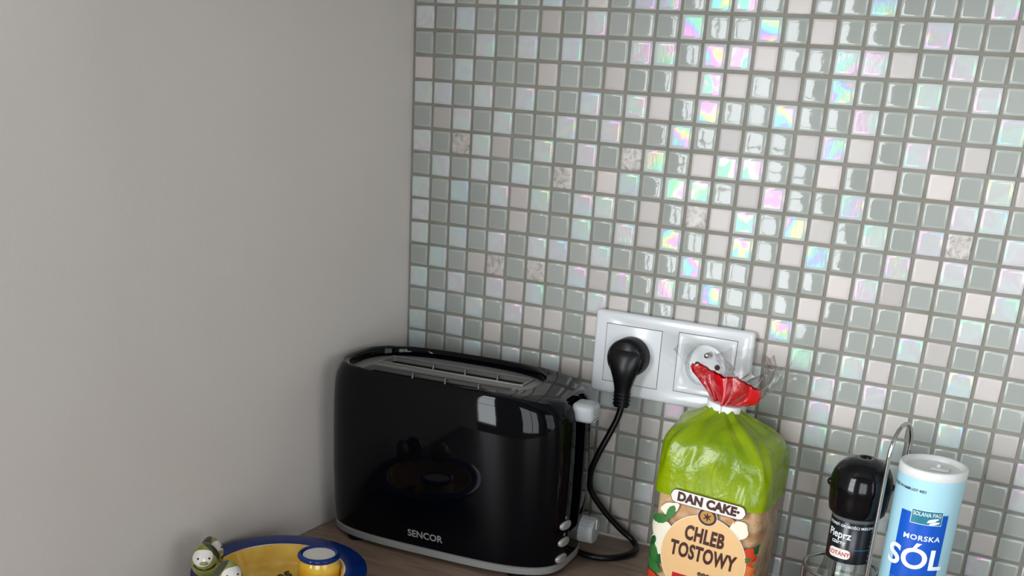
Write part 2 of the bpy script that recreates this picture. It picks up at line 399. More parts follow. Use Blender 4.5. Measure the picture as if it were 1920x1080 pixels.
# ------------------------------------------------------------------ mosaic tiles
ROWS = {   # g glass, w pearl, p stone, m veined marble; first character is column 0
 -1: 'gwgpwgwgpgwwgwwgpggwgggwg',
  0: 'wgwgggpgwgggwggwgpgggwggp',
  1: 'gggwgwgwggwwgwwpggwwpgwgg',
  2: 'pgwgggpggpggpwpgpgwggwgwg',
  3: 'wwgwgwggwgwpgwggwggwggggw',
  4: 'gpwgwggwgwggwgpggpwpgwgpgw',
  5: 'wgmwpgwgwgmwgpwwggpgpgpgwp',
  6: 'gwgwgwgmgpwgwwgpwggwgggwwg',
  7: 'wgwgwpwgwwgpgmpwgwpgwgwmgw',
  8: 'wggggpggwgwpwgpwgpwggwpwgwp',
  9: 'wgwgwgwwgwgggwggpggpwpggpwg',
 10: 'gwgpmgmgwpwgwgwgggpgggpgwgw',
 11: 'wgwgwpwggwpggppgpwgpggwpggp',
 12: 'gwgwgwppgpgwpgpgppwgwpggwpg',
 13: 'wgwgpgpggggwgwpgwggwgwgpgggw',
 14: 'wggwgwgwppgwgpwgpggwpgpgwgpg',
 15: 'gwgpgwgpgwwggwpgwgpwggwgggpw',
 16: 'wgwgpgwggwppppgwggggwgwpgpgw',
 17: 'gpgwgwgpggpggpgwggwpgwgpwpgg',
 18: 'wgpgwggwpggpgwpgwwpgpgwgpgpg',
 19: 'gwgwpgwgwgggwgwgpggwgwpgwgwg',
 20: 'pgwgwgpgwgppgpgwgwgpgwgwgpgp',
 21: 'gwgpgwgpwggppgpgwgwggwgpgwgw'}
TOPZ = 21.939*PITCH
def tile_type(c_, r_):
    s = ROWS.get(r_)
    if s and 0 <= c_ < len(s): return s[c_]
    q = random.Random(c_*131+r_*977).random()
    return 'g' if q < 0.52 else 'w' if q < 0.8 else 'p' if q < 0.97 else 'm'
TS = 0.01945/2; TH = 0.0017
def tile_geo(kind):
    s = TS
    if kind == 'g': rings = [(s, 0), (s, TH*0.55), (s-0.0006, TH*0.88), (s-0.0022, TH), (s-0.0040, TH*1.06)]
    elif kind == 'p' or kind == 'm': rings = [(s-0.0002, 0), (s-0.0002, TH*0.8), (s-0.0009, TH), (s-0.0030, TH*1.02)]
    else: rings = [(s, 0), (s, TH*0.75), (s-0.0005, TH), (s-0.0030, TH*1.03)]
    V = []; F = []; mi = []
    for a, h in rings: V += [(-a, -h, -a), (a, -h, -a), (a, -h, a), (-a, -h, a)]
    for k in range(len(rings)-1):
        for i in range(4):
            j = (i+1) % 4; F.append((k*4+i, k*4+j, k*4+4+j, k*4+4+i)); mi.append(1 if (kind == 'g' and k in (1, 2)) else 0)
    k = len(rings)-1
    if kind == 'g':
        V.append((0, -TH*1.11, 0)); c_ = len(V)-1
        for i in range(4): F.append((k*4+i, k*4+(i+1) % 4, c_)); mi.append(0)
    else: F.append((k*4, k*4+1, k*4+2, k*4+3)); mi.append(0)
    return V, F, mi
TM = {'g': [M_tglass, M_tedge], 'w': [M_pearl], 'p': [M_stone], 'm': [M_vein]}
proto = {}
for kd in 'gwpm':
    V, F, mi = tile_geo(kd); me = bpy.data.meshes.new('tile'); me.from_pydata(V, [], F)
    for mm in TM[kd]: me.materials.append(mm)
    me.polygons.foreach_set('material_index', mi); me.polygons.foreach_set('use_smooth', [True]*(len(F)-1)+[kd == 'g']); me.update(); proto[kd] = me
cells = []
for r_ in range(-6, 22):
    for c_ in range(0, 34):
        x = (c_+0.5)*PITCH; z = TOPZ-(r_+0.5)*PITCH
        if 0.2115 < x < 0.362 and 0.152 < z < 0.222: continue         # behind the socket plate
        u, v_ = proj((x, 0, z)); u2, v2 = proj((x+PITCH, 0, z)); u3, v3 = proj((x, 0, z-PITCH))
        ar = abs((u2-u)*(v3-v_)-(u3-u)*(v2-v_))
        seen = 0 < u < 1925 and -12 < v_ < 1080
        if (u < 1100 and v_ > 640+(u-770)*0.22) or (1225 < u < 1480 and v_ > 800) or (1560 < u < 1790 and v_ > 880): seen = False
        cells.append((0 if seen else 1, -ar, r_, c_, x, z))
cells.sort()
SV, SF, SM, SC_ = [], [], [], []; smats = [M_tglass, M_tedge, M_pearl, M_stone, M_vein]
for k, (hid, ar, r_, c_, x, z) in enumerate(cells):
    kd = tile_type(c_, r_); g = random.Random(r_*57+c_*1013)
    jx = g.uniform(-1, 1)*0.00018; jz = g.uniform(-1, 1)*0.00018
    tx = g.gauss(0, 0.007); tz = g.gauss(0, 0.006); ry = g.gauss(0, 0.006)
    R_ = Matrix.Rotation(tx, 3, 'X') @ Matrix.Rotation(ry, 3, 'Y') @ Matrix.Rotation(tz, 3, 'Z')
    pos = Vector((x+jx, 0.0002+g.uniform(0, 0.0002), z+jz))
    if k < 300:
        o = bpy.data.objects.new('tile', proto[kd]); C.objects.link(o); o.parent = wb
        o.location = pos-wb.location; o.rotation_euler = R_.to_euler()
    else:
        V, F, mi = tile_geo(kd); b = len(SV); base = {'g': 0, 'w': 2, 'p': 3, 'm': 4}[kd]
        SV += [tuple(pos+R_ @ Vector(v_)) for v_ in V]; SF += [tuple(b+i for i in f) for f in F]; SM += [base+i for i in mi]; SC_ += [True]*(len(F)-1)+[kd == 'g']
sf = mk('mosaic_tiles', SV, SF, smats, wb, True, SM); sf.data.polygons.foreach_set('use_smooth', SC_); sf['kind'] = 'stuff'
# sealant lines
tube('sealant_bead', [(0.004, -0.0012, 0.0008), (1.5, -0.0012, 0.0008)], 0.0016, M_silicone, wb, 8)

# ------------------------------------------------------------------ double socket
SX, SZ = 0.2895, 0.1872
sk = thing('double_socket', (SX, -0.0016, SZ-0.0395), 'white double wall socket plate on the mosaic, black plug in its left half', 'socket')
pl = box('frame', SX-0.0762, SX+0.0762, -0.0105, -0.0016, SZ-0.0392, SZ+0.0392, M_white, sk, 0.0035, 4)
C1 = (0.2530, 0.1877); C2 = (0.3240, 0.1860+0.0035)
for k, (cx, cz) in enumerate((C1, C2)):
    box('joint_gap', cx-0.0276, cx+0.0276, -0.01062, -0.0098, cz-0.0276, cz+0.0276, M_gap, sk)
    ins = box('insert', cx-0.0272, cx+0.0272, -0.0112, -0.0085, cz-0.0272, cz+0.0272, M_white, sk, 0.0006, 2)
# recess of the free outlet
cut = lathe('cut', [(0.0195, -0.02), (0.0195, 0.02)], (0, 0, 0), M_white, N=64)
def upright(o, cx, cy, cz):
    for v_ in o.data.vertices:
        p = o.location+v_.co; v_.co = Vector((cx+p.x, cy+p.z, cz+p.y))
    o.location = (0, 0, 0); o.data.flip_normals(); return o
upright(cut, C2[0], 0, C2[1])
def carve(o, cutter_maker):
    boolean(o, [cutter_maker()])
def mkcut():
    return upright(lathe('cut', [(0.0195, -0.02), (0.0195, 0.02)], (0, 0, 0), M_white, N=64), C2[0], 0, C2[1])
bpy.data.objects.remove(cut)
for o in [c_ for c_ in sk.children]:
    x_ = (o.location+sk.location).x
    if o.name.startswith('frame') or x_ > 0.3: carve(o, mkcut)
V = []; F = []
cup_prof = [(0.0197, -0.0114), (0.0192, -0.0112), (0.0190, -0.003), (0.0, -0.003)]
rings = [[(C2[0]+r_*cos(2*PI*i/64), y, C2[1]+r_*sin(2*PI*i/64)) for i in range(64)] for r_, y in cup_prof[:3]]
V, F = loft(rings, False, True); cupo = sharp(mk('outlet_cup', V, F, M_white, sk), 40)
def ycyl(name, cx, cz, y0, y1, r_, mats, parent, N=20, bev=0.0):
    rr = [[(cx+r_*cos(2*PI*i/N), y0, cz+r_*sin(2*PI*i/N)) for i in range(N)]]
    rr.append([(cx+r_*cos(2*PI*i/N), y1+bev, cz+r_*sin(2*PI*i/N)) for i in range(N)])
    if bev: rr.append([(cx+(r_-bev)*cos(2*PI*i/N), y1, cz+(r_-bev)*sin(2*PI*i/N)) for i in range(N)])
    V, F = loft(rr); return sharp(mk(name, V, F, mats, parent), 50)
for dx in (-0.0095, 0.0095): ycyl('contact_hole', C2[0]+dx, C2[1]-0.001, -0.0025, -0.0033, 0.0026, M_hole, sk)
ycyl('earth_pin', C2[0], C2[1]+0.0095, -0.003, -0.0100, 0.0024, M_chrome, sk, 20, 0.0006)
for dx in (-0.0272+0.0055, 0.0272-0.0055): pass

# plug and cord of the toaster are built with the toaster
# ------------------------------------------------------------------ toaster
TC = Vector((0.1225, -0.0985, 0.0)); YAW = math.radians(3.6); cy_, sy_ = cos(YAW), sin(YAW)
def T(u, v_, z): return (TC.x+u*cy_-v_*sy_, TC.y+u*sy_+v_*cy_, z)
NT = 128
def sring(a, b, z, cu=0.0, cv=0.0, n_=3.6, tiltz=None):
    out = []
    for i in range(NT):
        t = 2*PI*i/NT; c_, s_ = cos(t), sin(t)
        u = cu+a*math.copysign(abs(c_)**(2/n_), c_); v_ = cv+b*math.copysign(abs(s_)**(2/n_), s_)
        out.append(T(u, v_, tiltz(u, v_) if tiltz else z))
    return out
ts = thing('toaster', (TC.x, TC.y, 0.0), 'glossy black two-slot toaster with grey lever and dial in the corner of the worktop', 'toaster')
def topz(z, k=1.0): return lambda u, v_: z-0.010*max(0, (u-0.05)/0.07)**2*k
body = [sring(.1175, .0565, .011), sring(.1195, .0585, .0125), sring(.1212, .0600, .03), sring(.1222, .0612, .07), sring(.1220, .0614, .11), sring(.1214, .0613, .135),
        sring(.1204, .0608, .150, tiltz=topz(.150, .4)), sring(.1186, .0600, .159, tiltz=topz(.159, .6)), sring(.1158, .0590, .1650, tiltz=topz(.1650, .8)),
        sring(.1140, .0578, .1682, tiltz=topz(.1682)), sring(.1125, .0568, .1698, tiltz=topz(.1698)),
        sring(.1080, .0556, .1705, -0.006, 0, 3.3, topz(.1705)),
        sring(.0950, .0546, .1703, -0.0155, 0, 2.9, topz(.1700, .5)), sring(.0937, .0538, .1690, -0.0160, 0, 2.8), sring(.0930, .0532, .1665, -0.0160, 0, 2.8), sring(.0925, .0528, .1530, -0.0160, 0, 2.8)]
V, F = loft(body); tb = mk('body', V, F, M_black, ts)
def tbox(u0, u1, v0, v1, z0, z1, bev=0.003, name='cut', mats=None, parent=None):
    return box(name, u0, u1, v0, v1, z0, z1, mats or M_black, parent, bev, 4, rot=lambda c: Vector(T(c.x, c.y, c.z)))
boolean(tb, [tbox(.1085, .14, -.0165, .0065, .040, .1545+.02, .004)])
sharp(tb, 38)
tbox(.1088, .1098, -.0160, .0060, .042, .160, 0, 'lever_channel', M_black2, ts)
# chrome foot band
V, F = loft([sring(.1165, .0560, .0045), sring(.1198, .0588, .0050), sring(.1202, .0592, .0105), sring(.1185, .0575, .0118)]); sharp(mk('base_band', V, F, M_band_t, ts), 40)
for u, v_ in ((-.085, -.045), (.085, -.045), (-.085, .045), (.085, .045)): lathe('foot', [(.008, 0), (.009, .001), (.009, .0046)], T(u, v_, 0), M_black2, ts, 20)
# deck with its two bread slots
dk = sring(.0926, .0529, .1580, -0.0160, 0, 2.8); dk2 = sring(.0926, .0529, .1620, -0.0160, 0, 2.8)
V, F = loft([dk, dk2]); deck = mk('slot_deck', V, F, M_deck, ts, False)
SL = [(-.091, .056, .0080, .0330), (-.091, .056, -.0330, -.0080)]
boolean(deck, [tbox(u0, u1, v0, v1, .15, .17, .003) for u0, u1, v0, v1 in SL]); sharp(deck, 30)
for (u0, u1, v0, v1) in SL:
    # raised steel lip round the slot
    bm = bmesh.new()
    lip = box('slot_rim', u0-.0025, u1+.0025, v0-.002, v1+.002, .1612, .1634, M_deck, ts, .0008, 2, rot=lambda c: Vector(T(c.x, c.y, c.z)))
    boolean(lip, [tbox(u0, u1, v0, v1, .15, .17, .003)]); sharp(lip, 30); bm.free()
    V = []; F = []
    a, b, c_, d = u0-.0004, u1+.0004, v0-.0004, v1+.0004
    V = [T(a, c_, .162), T(b, c_, .162), T(b, d, .162), T(a, d, .162), T(a, c_, .1544), T(b, c_, .1544), T(b, d, .1544), T(a, d, .1544)]
    mk('slot_liner', V, [(0, 4, 5, 1), (1, 5, 6, 2), (2, 6, 7, 3), (3, 7, 4, 0)], M_slot, ts, False)
    box('slot_well', a, b, c_, d, .1531, .1544, M_slot, ts, 0, rot=lambda c: Vector(T(c.x, c.y, c.z)))
    for k in range(3):
        u = u0+.045+.034*k
        tube('guide_wire', [T(u, d-.0010, .1600), T(u, d-.0035, .1622), T(u+.001, d-.0065, .1570)], .0007, M_chrome, ts, 6)
# lever
lv = tbox(.1135, .1350, -.0150, .0065, .1440, .1615, .0050, 'lever', M_grey, ts)
for k in range(3): tbox(.1349, .1356, -.0125, .0040, .1462+.0026*k, .1472+.0026*k, .0003, 'lever_ridge', M_grey, lv)
# dial
def ucyl(name, u0, u1, v_, z, r_, mats, parent, N=32, bev=.0012):
    rr = [[T(u, v_+q*cos(2*PI*i/N), z+q*sin(2*PI*i/N)) for i in range(N)] for u, q in ((u0, r_), (u1-bev, r_), (u1, r_-bev))]
    V, F = loft(rr); return sharp(mk(name, V, F, mats, parent), 40)
dl = ucyl('dial', .1165, .1350, .0215, .0315, .0122, M_grey, ts)
for i in range(22):
    a = 2*PI*i/22; v_ = .0215+.0122*cos(a); z = .0315+.0122*sin(a)
    tube('grip_rib', [T(.119, v_, z), T(.1335, v_, z)], .0004, M_grey, dl, 5)
tbox(.1349, .1358, .0205, .0225, .0330, .0425, .0003, 'pointer', M_white, dl)
# buttons wrap on the rounded front corner of the end face
tbv = BVHTree.FromPolygons([v_.co.copy() for v_ in tb.data.vertices], [tuple(p.vertices) for p in tb.data.polygons])
def body_pt(u, v_, z, du, dv):
    """nearest point of the black shell, seen along the direction (du,dv) in toaster axes"""
    o_ = Vector(T(u, v_, z)); d_ = Vector(T(du, dv, 0))-Vector(T(0, 0, 0))
    off = ts.location+tb.location
    h = tbv.ray_cast(o_-off, d_.normalized())
    if h[0] is None: return o_, Vector((1, 0, 0))
    return h[0]+off, h[1]
for k, z in enumerate((.0500, .0335, .0170)):
    p, nn = body_pt(.2, -.0235, z, -1, 0); nn = nn if nn.x > 0 else -nn
    nn = Vector((nn.x, nn.y, 0)).normalized(); side = Vector((-nn.y, nn.x, 0))
    V, F = disc_shape(.0072, .0040, 24, 1, None); q = []
    for lvl, sc in ((-.001, 1), (.0010, 1), (.0022, .82)):
        ring = []
        for i in range(24):
            a = 2*PI*i/24; x_ = math.copysign(abs(cos(a))**.75, cos(a)); z_ = math.copysign(abs(sin(a))**.85, sin(a))
            ring.append(tuple(p+nn*lvl+side*(x_*.0082*sc)+Vector((0, 0, 1))*(z_*.0041*sc)))
        q.append(ring)
    V, F = loft(q); bt = sharp(mk('button', V, F, M_silver, ts), 40)
    for s_, du in ((0, 0),):
        V, F = disc_shape(.0016, .0016, 14, 1)
        mk('button_symbol', [tuple(p+nn*.0004+side*x_+Vector((0, 0, .0072+y_))) for x_, y_ in V], F, M_print, ts, False)
# lettering on the long side
def front_fn(x, y, lift):
    p, nn = body_pt(x, -.2, y, 0, 1)
    return (p.x+sy_*lift, p.y-cy_*lift, p.z)
decal('brand_lettering', text_shape('SENCOR', .0094, .98, .00022, 1.02), front_fn, M_print, ts, cx=-.0030, cy=.0243, lift=.0003)

# plug and cord
pg = ycyl('plug', C1[0], C1[1], -.0113, -.0290, .0185, M_black2, ts, 48, .0030)
V, F = loft([[(C1[0]+a*cos(2*PI*i/24), -.0265+b*sin(2*PI*i/24)*d_, z) for i in range(24)] for a, b, d_, z in
             ((.0165, .0035, 1, C1[1]+.0085), (.0165, .0075, 1, C1[1]+.003), (.0140, .0085, 1, C1[1]-.010), (.0108, .0078, 1, C1[1]-.018), (.0085, .0066, 1, C1[1]-.026),
              (.0078, .0062, 1, C1[1]-.030), (.0072, .0060, 1, C1[1]-.045))]); sharp(mk('plug_grip', V, F, M_black2, pg), 50)
for k in range(4): tube('relief_rib', [(C1[0]+.0078*cos(2*PI*i/20), -.0265+.0066*sin(2*PI*i/20), C1[1]-.032-.0035*k) for i in range(20)], .0007, M_black2, pg, 6, True)
cp = [(.2530, -.0265, .1430), (.2528, -.0270, .1380), (.2505, -.0290, .1280), (.2450, -.0330, .1120), (.2385, -.0360, .0950), (.2325, -.0360, .0760), (.2315, -.0320, .0590), (.2370, -.0290, .0470), (.2480, -.0240, .0320), (.2620, -.0180, .0170), (.2735, -.0150, .0080),
      (.2815, -.0230, .0042), (.2825, -.0370, .0040), (.2770, -.0520, .0040), (.2650, -.0640, .0040), (.2520, -.0670, .0040), (.2380, -.0640, .0040), (.2200, -.0500, .0050), (.2000, -.0440, .0060)]
tube('cord', spline(cp, 7), .0031, M_rubber, ts, 12)

# ------------------------------------------------------------------ bread
BC = Vector((.3685, -.0640))
bd = thing('bagged_bread', (BC.x, BC.y, 0), 'sliced toast bread in a clear and green printed bag closed by a white clip', 'bread')
NB = 144
fr = random.Random(3); PH = [fr.uniform(0, 6.28) for _ in range(8)]
def bring(hx, hy, z, cx=0, cy=0, n_=5.5, fold=0.0, wob=0.0, slant=0.0, zw=0.0):
    out = []
    for i in range(NB):
        t = 2*PI*i/NB; c_, s_ = cos(t), sin(t)
        pl_ = lambda q: 1-2*abs((q/PI) % 2-1)
        k = 1+fold*(0.55*pl_(9*t+PH[0]+z*12)+0.40*pl_(14*t+PH[1]-z*9)+0.45*pl_(5*t+PH[2]-z*8))+wob*(sin(3*t+z*60+PH[3])+0.7*sin(5*t-z*90+PH[4])+.5*sin(8*t+z*130+PH[5]))
        u = hx*math.copysign(abs(c_)**(2/n_), c_)*k; v_ = hy*math.copysign(abs(s_)**(2/n_), s_)*k
        out.append((BC.x+cx+u, BC.y+cy+v_, z+slant*u+zw*sin(5*t+PH[6])))
    return out
# loaf inside
lf = [bring(.0440, .0385, .003), bring(.0465, .0410, .006), bring(.0470, .0415, .05, wob=.002), bring(.0470, .0415, .09, wob=.002), bring(.0475, .042, .118, wob=.003), bring(.0440, .0390, .130), bring(.030, .027, .136, n_=3.5)]
V, F = loft(lf); sharp(mk('loaf', V, F, M_crumb, bd), 60)
zs = [(.0015, .0450, .0395, 5, 0, .0), (.004, .0470, .0425, 5.5, 0, .002), (.012, 0.0500, .0438, 6, 0, .003), (.03, 0.0502, .0440, 6, 0, .004), (.05, 0.0502, .0440, 6, 0, .004), (.07, 0.0504, .0440, 6, 0, .004), (.085, 0.0504, .0440, 6, 0, .004), (.0975, 0.0506, .0442, 6, 0, .003)]
prof_lo = [bring(hx, hy, z, n_=n_, wob=wb_) for z, hx, hy, n_, _, wb_ in zs]
V, F = loft(prof_lo, True, False); bagm = mk('clear_film', V, F, M_film, bd)
gz = [(.0975, .0506, .0442, 6, 0, .003), (.104, .0507, .0444, 5.8, .0, .004), (.112, .0509, .0445, 5.3, .002, .005), (.120, .0510, .0447, 4.8, .006, .006), (.128, .0510, .0448, 4.3, .012, .007), (.136, .0505, .0446, 3.9, .020, .007), (.143, .0490, .0435, 3.4, .032, .006),
      (.149, .0455, .0405, 3.0, .050, .005), (.1540, .0405, .0360, 2.7, .075, .003), (.1580, .0340, .0300, 2.4, .105, 0), (.1615, .0270, .0235, 2.2, .14, .0), (.1645, .0205, .0178, 2.1, .18, .0), (.1672, .0160, .0135, 2.0, .20, 0), (.1695, .0135, .0110, 2.0, .17, 0), (.1715, .0125, .0098, 2.0, .10, 0)]
def lean(z):
    k = max(0, (z-.120)/.05); return -.0075*min(k, 1.0)**1.5
prof_g = [bring(hx, hy, z, cx=lean(z), n_=n_, fold=f_, wob=wb_, slant=-.02*max(0, (z-.14)/.03)) for z, hx, hy, n_, f_, wb_ in gz]
V, F = loft(prof_g, False, False)
# open long folds a little more by smoothing subdivisions
gm = mk('green_film', V, F, M_green, bd)
from mathutils import noise as mnoise
for v_ in gm.data.vertices:
    p = v_.co+gm.location+bd.location; k = min(1, max(0, (p.z-.098)/.02))*min(1, max(0, (.168-p.z)/.012))
    rr = Vector((p.x-BC.x, p.y-BC.y, 0)).normalized(); q_ = Vector((p.x*34, p.y*34, p.z*26))
    f_ = mnoise.noise(q_)*1.0+abs(mnoise.noise(q_*2.1+Vector((3, 1, 7))))*-.9
    v_.co += rr*(k*.0042*f_)
md = gm.modifiers.new('sub', 'SUBSURF'); md.levels = 1; md.render_levels = 1
NX, NY_, NZ_ = BC.x-.0072, BC.y, .1710
# clip
rg = []
for z, a, b in ((.1685, .0140, .0105), (.1688, .0148, .0112), (.1745, .0148, .0112), (.1748, .0140, .0105)):
    rg.append([(NX+a*cos(2*PI*i/40), NY_+b*sin(2*PI*i/40)*(1+.0), z-.13*a*cos(2*PI*i/40)*1.0) for i in range(40)])
V, F = loft(rg); sharp(mk('clip', V, F, M_clip, bd), 50)
box('clip_tab', NX+.0000, NX+.0012, NY_-.0135, NY_-.0105, .1680, .1745, M_clip, bd, .0004)
# fan of loose film above the clip: red print then clear edge
def fan(name, rows, mats, thick, jag, parent, seed, cols=56):
    f_ = random.Random(seed); ph = [f_.uniform(0, 6.28) for _ in range(6)]
    V = []; F = []
    for side in (1, -1):
        for k, (cx, cz, hw, tilt, dep, cyo) in enumerate(rows):
            for i in range(cols+1):
                s = -1+2*i/cols
                x_ = cx+hw*s*cos(tilt); z_ = cz+hw*s*sin(tilt)
                edge = math.sqrt(max(0, 1-s*s))
                fold = sin(5*s+ph[0]+k*.25)*.5+sin(8.5*s+ph[1])*.4+sin(19*s+ph[2]-k*.3)*.12
                y_ = cyo+side*dep*edge*.5+dep*fold*.55+side*thick
                if k == len(rows)-1: z_ += jag*(sin(6*s+ph[3])+.6*sin(13*s+ph[4])+.4*sin(29*s+ph[5]))
                V.append((x_, y_, z_))
    n1 = len(rows)*(cols+1)
    for side in (0, 1):
        o_ = side*n1
        for k in range(len(rows)-1):
            for i in range(cols):
                a = o_+k*(cols+1)+i; q = (a, a+1, a+cols+2, a+cols+1); F.append(q if side else q[::-1])
    for k in range(len(rows)-1):
        for i in (0, cols):
            a = k*(cols+1)+i; F.append((a, a+cols+1, n1+a+cols+1, n1+a))
    return mk(name, V, F, mats, parent)
fan('red_film', [(NX+.0005, .1740, .0100, -.14, .012, NY_), (NX+.0010, .1795, .0190, -.26, .010, NY_), (NX+.0010, .1850, .0275, -.27, .008, NY_-.001), (NX+.000, .1905, .0320, -.22, .006, NY_-.002), (NX-.001, .1955, .0325, -.20, .005, NY_-.003), (NX-.001, .1985, .0315, -.20, .005, NY_-.003)], M_red, .0003, .0010, bd, 5)
fan('loose_clear_film', [(NX+.0005, .1740, .0104, -.14, .013, NY_), (NX+.0012, .1830, .0250, -.22, .011, NY_), (NX+.0005, .1930, .0345, -.16, .008, NY_-.002), (NX-.002, .2040, .0400, -.10, .006, NY_-.004), (NX-.003, .2150, .0450, -.02, .005, NY_-.007), (NX-.004, .2220, .0430, .08, .005, NY_-.009)], M_film2, .0009, .0026, bd, 9)
fan('loose_clear_film', [(NX+.004, .1755, .0085, -.3, .008, NY_+.003), (NX+.016, .1850, .0150, -.2, .008, NY_+.004), (NX+.026, .1960, .0190, .1, .006, NY_+.005), (NX+.034, .2080, .0200, .5, .005, NY_+.004)], M_film2, .0007, .003, bd, 12, 30)
# printed design on the front
bag_all = [(tuple(v_), 0) for v_ in ()]
GV, GF = loft(prof_lo+prof_g[1:], True, False)
bvh = BVHTree.FromPolygons([Vector(v_) for v_ in GV], GF)
def bag_fn(x, z, lift):
    h = bvh.ray_cast(Vector((x, -.4, z)), Vector((0, 1, 0)))
    if h[0] is None or abs(h[1].y) < 0.30: return None      # print stops where the bag turns away
    return (x, h[0].y-lift, z)
def D(name, shape, mats, cx, cz, ang=0.0, lift=.0006, shear=0.0): return decal(name, shape, bag_fn, mats, bd, cx, cz, ang, lift, shear)
rq = random.Random(11)
wobble = lambda a: 1+.07*sin(3*a+1)+.05*sin(5*a)
for k, (x, z, rx, rz, an, mm) in enumerate([(.3325, .0620, .0100, .0150, .2, M_cheese), (.3290, .0480, .0075, .0100, .3, M_cheese), (.3380, .0860, .0090, .0050, .5, M_cheese), (.3990, .0790, .0080, .0100, -.7, M_cheese), (.3900, .0880, .0060, .0030, -.4, M_crumb)]):
    D('printed_cheese', disc_shape(rx, rz, 28, 4, wobble), mm, x, z, an, .0003)
def leaf_shape(l, w_): return disc_shape(l, w_, 30, 4, lambda a: 1-.28*abs(sin(a))**1.0+.04*sin(9*a))
for x, z, l, w_, an, mm in [(.3300, .0745, .0085, .0058, .25, M_leaf), (.3395, .0830, .0068, .0048, 1.2, M_leaf), (.3265, .0420, .0100, .0065, 1.9, M_leaf), (.3330, .0370, .0095, .0060, .5, M_leaf2), (.3280, .0290, .0090, .0060, 2.6, M_leaf), (.3250, .0520, .0055, .0040, 1.2, M_leaf2)]:
    D('printed_leaf', leaf_shape(l, w_), mm, x, z, an, .0008)
for x, z, r_, mm in [(.4060, .0540, .0098, M_tom), (.4110, .0400, .0100, M_tom2), (.4050, .0300, .0100, M_tom), (.3270, .0130, .0110, M_tom), (.3420, .0110, .0110, M_tom2), (.4120, .0600, .0060, M_tom)]:
    D('printed_tomato', disc_shape(r_, r_*.9, 28, 4, wobble), mm, x, z, 0, .0004)
D('printed_leaf', leaf_shape(.0050, .0032), M_leaf, .4085, .0540, .3, .0009)
D('printed_leaf', leaf_shape(.0048, .0032), M_leaf2, .4165, .0640, 1.4, .0009)
D('label_oval', disc_shape(.0366, .0400, 64, 8, lambda a: 1+.02*cos(2*a)), M_peach, .3720, .0470, 0, .0011)
D('label_oval', disc_shape(.0372, .0406, 64, 8, lambda a: 1+.02*cos(2*a)), M_cheese, .3720, .0470, 0, .0009)
D('red_band', grid_shape(.050, .0100, 24, 3), M_band, .3720, .0228, -.05, .0013)
D('grain_print', text_shape('eeeee', .0072, 1.1, .0002), M_ink, .3790, .0330, -.06, .0014)
D('title_lettering', text_shape('CHLEB', .0180, .62, .00080, 1.08), M_ink, .3718, .0672, -.06, .0014)
D('title_lettering', text_shape('TOSTOWY', .0186, .60, .00075, 1.08), M_ink, .3720, .0500, -.06, .0014)
D('emblem', disc_shape(.0088, .0082, 36, 3), M_pill, .3722, .0862, -.3, .0013)
D('emblem', disc_shape(.0083, .0077, 36, 3), M_ink, .3722, .0862, -.3, .0015)
D('emblem', disc_shape(.0063, .0056, 36, 3), M_gold, .3722, .0862, -.3, .0017)
for an in (-.6, .5, 1.6): D('emblem', disc_shape(.0040, .0007, 12, 1), M_ink, .3722, .0862, an, .0019)
D('logo_plate', grid_shape(.0672, .0128, 40, 3, .0063), M_ink, .3712, .0978, -.055, .0019)
D('logo_plate', grid_shape(.0660, .0116, 40, 3, .0057), M_pill, .3712, .0978, -.055, .0021)
D('logo_lettering', text_shape('DAN CAKE\u00b7', .0108, .94, .00065, 1.04), M_ink, .3718, .0977, -.055, .0023)

# ------------------------------------------------------------------ salt tube
SP = Vector((.5395, -.0885)); SR = .0253
sa = thing('salt_tube', (SP.x, SP.y, .0035), 'pale blue tube of sea salt with a blue label, right of the arched handle', 'salt')
lathe('tube_body', [(SR-.0005, .0035), (SR, .0045), (SR, .1575)], (SP.x, SP.y, 0), M_salt, sa, 64)
lathe('lid', [(SR+.0001, .1565), (SR+.0003, .1570), (SR+.0003, .1625), (SR-.0004, .1635), (SR-.0022, .1637), (SR-.0034, .1630), (SR-.0042, .1598), (.0, .1596)], (SP.x, SP.y, 0), M_saltcap, sa, 64, cap1=False)
box('pour_flap', SP.x-.002, SP.x+.012, SP.y-.005, SP.y+.005, .1597, .1612, M_saltcap, sa, .0007, 2)
box('flap_pull', SP.x+.002, SP.x+.0050, SP.y+.000, SP.y+.004, .1610, .1634, M_saltcap, sa, .0006, 2)
FA = math.atan2(CAM.y-SP.y, CAM.x-SP.x)
def cyl_fn(P0, R_, A0):
    def f(s, z, lift):
        a = A0+s/R_; return (P0.x+(R_+lift)*cos(a), P0.y+(R_+lift)*sin(a), z)
    return f
sfn = cyl_fn(SP, SR, FA-.02)
def S_(name, shape, mats, cs, cz, lift=.0004, ang=0.0): return decal(name, shape, sfn, mats, sa, cs, cz, ang, lift)
S_('blue_label', grid_shape(.0372, .1180, 32, 2), M_blue, .0012, .0710, .0002)
S_('logo_plate', grid_shape(.0235, .0118, 20, 2), M_wink, .0030, .1275, .0004)
S_('logo_plate', grid_shape(.0225, .0108, 20, 2), M_teal, .0030, .1275, .0006)
S_('logo_lettering', text_shape('SOLANA PAG', .0046, .74, .00003), M_wink, .0030, .1300, .0009)
for k, (l, h, x, z) in enumerate(((.0085, .0009, .0080, .1264), (.0070, .0008, .0068, .1250), (.0080, .0010, .0092, .1236))): S_('logo_wave', disc_shape(l/2, h, 14, 2), M_wink, x, z, .0009, .25)
S_('label_lettering', text_shape('MORSKA', .0058, 1.12, .00012, 1.12), M_wink, .0022, .1102, .0005)
S_('title_lettering', text_shape('S\u00d3L', .0235, 1.06, .00055, 1.0, 6), M_wink, .0000, .0920, .0007)
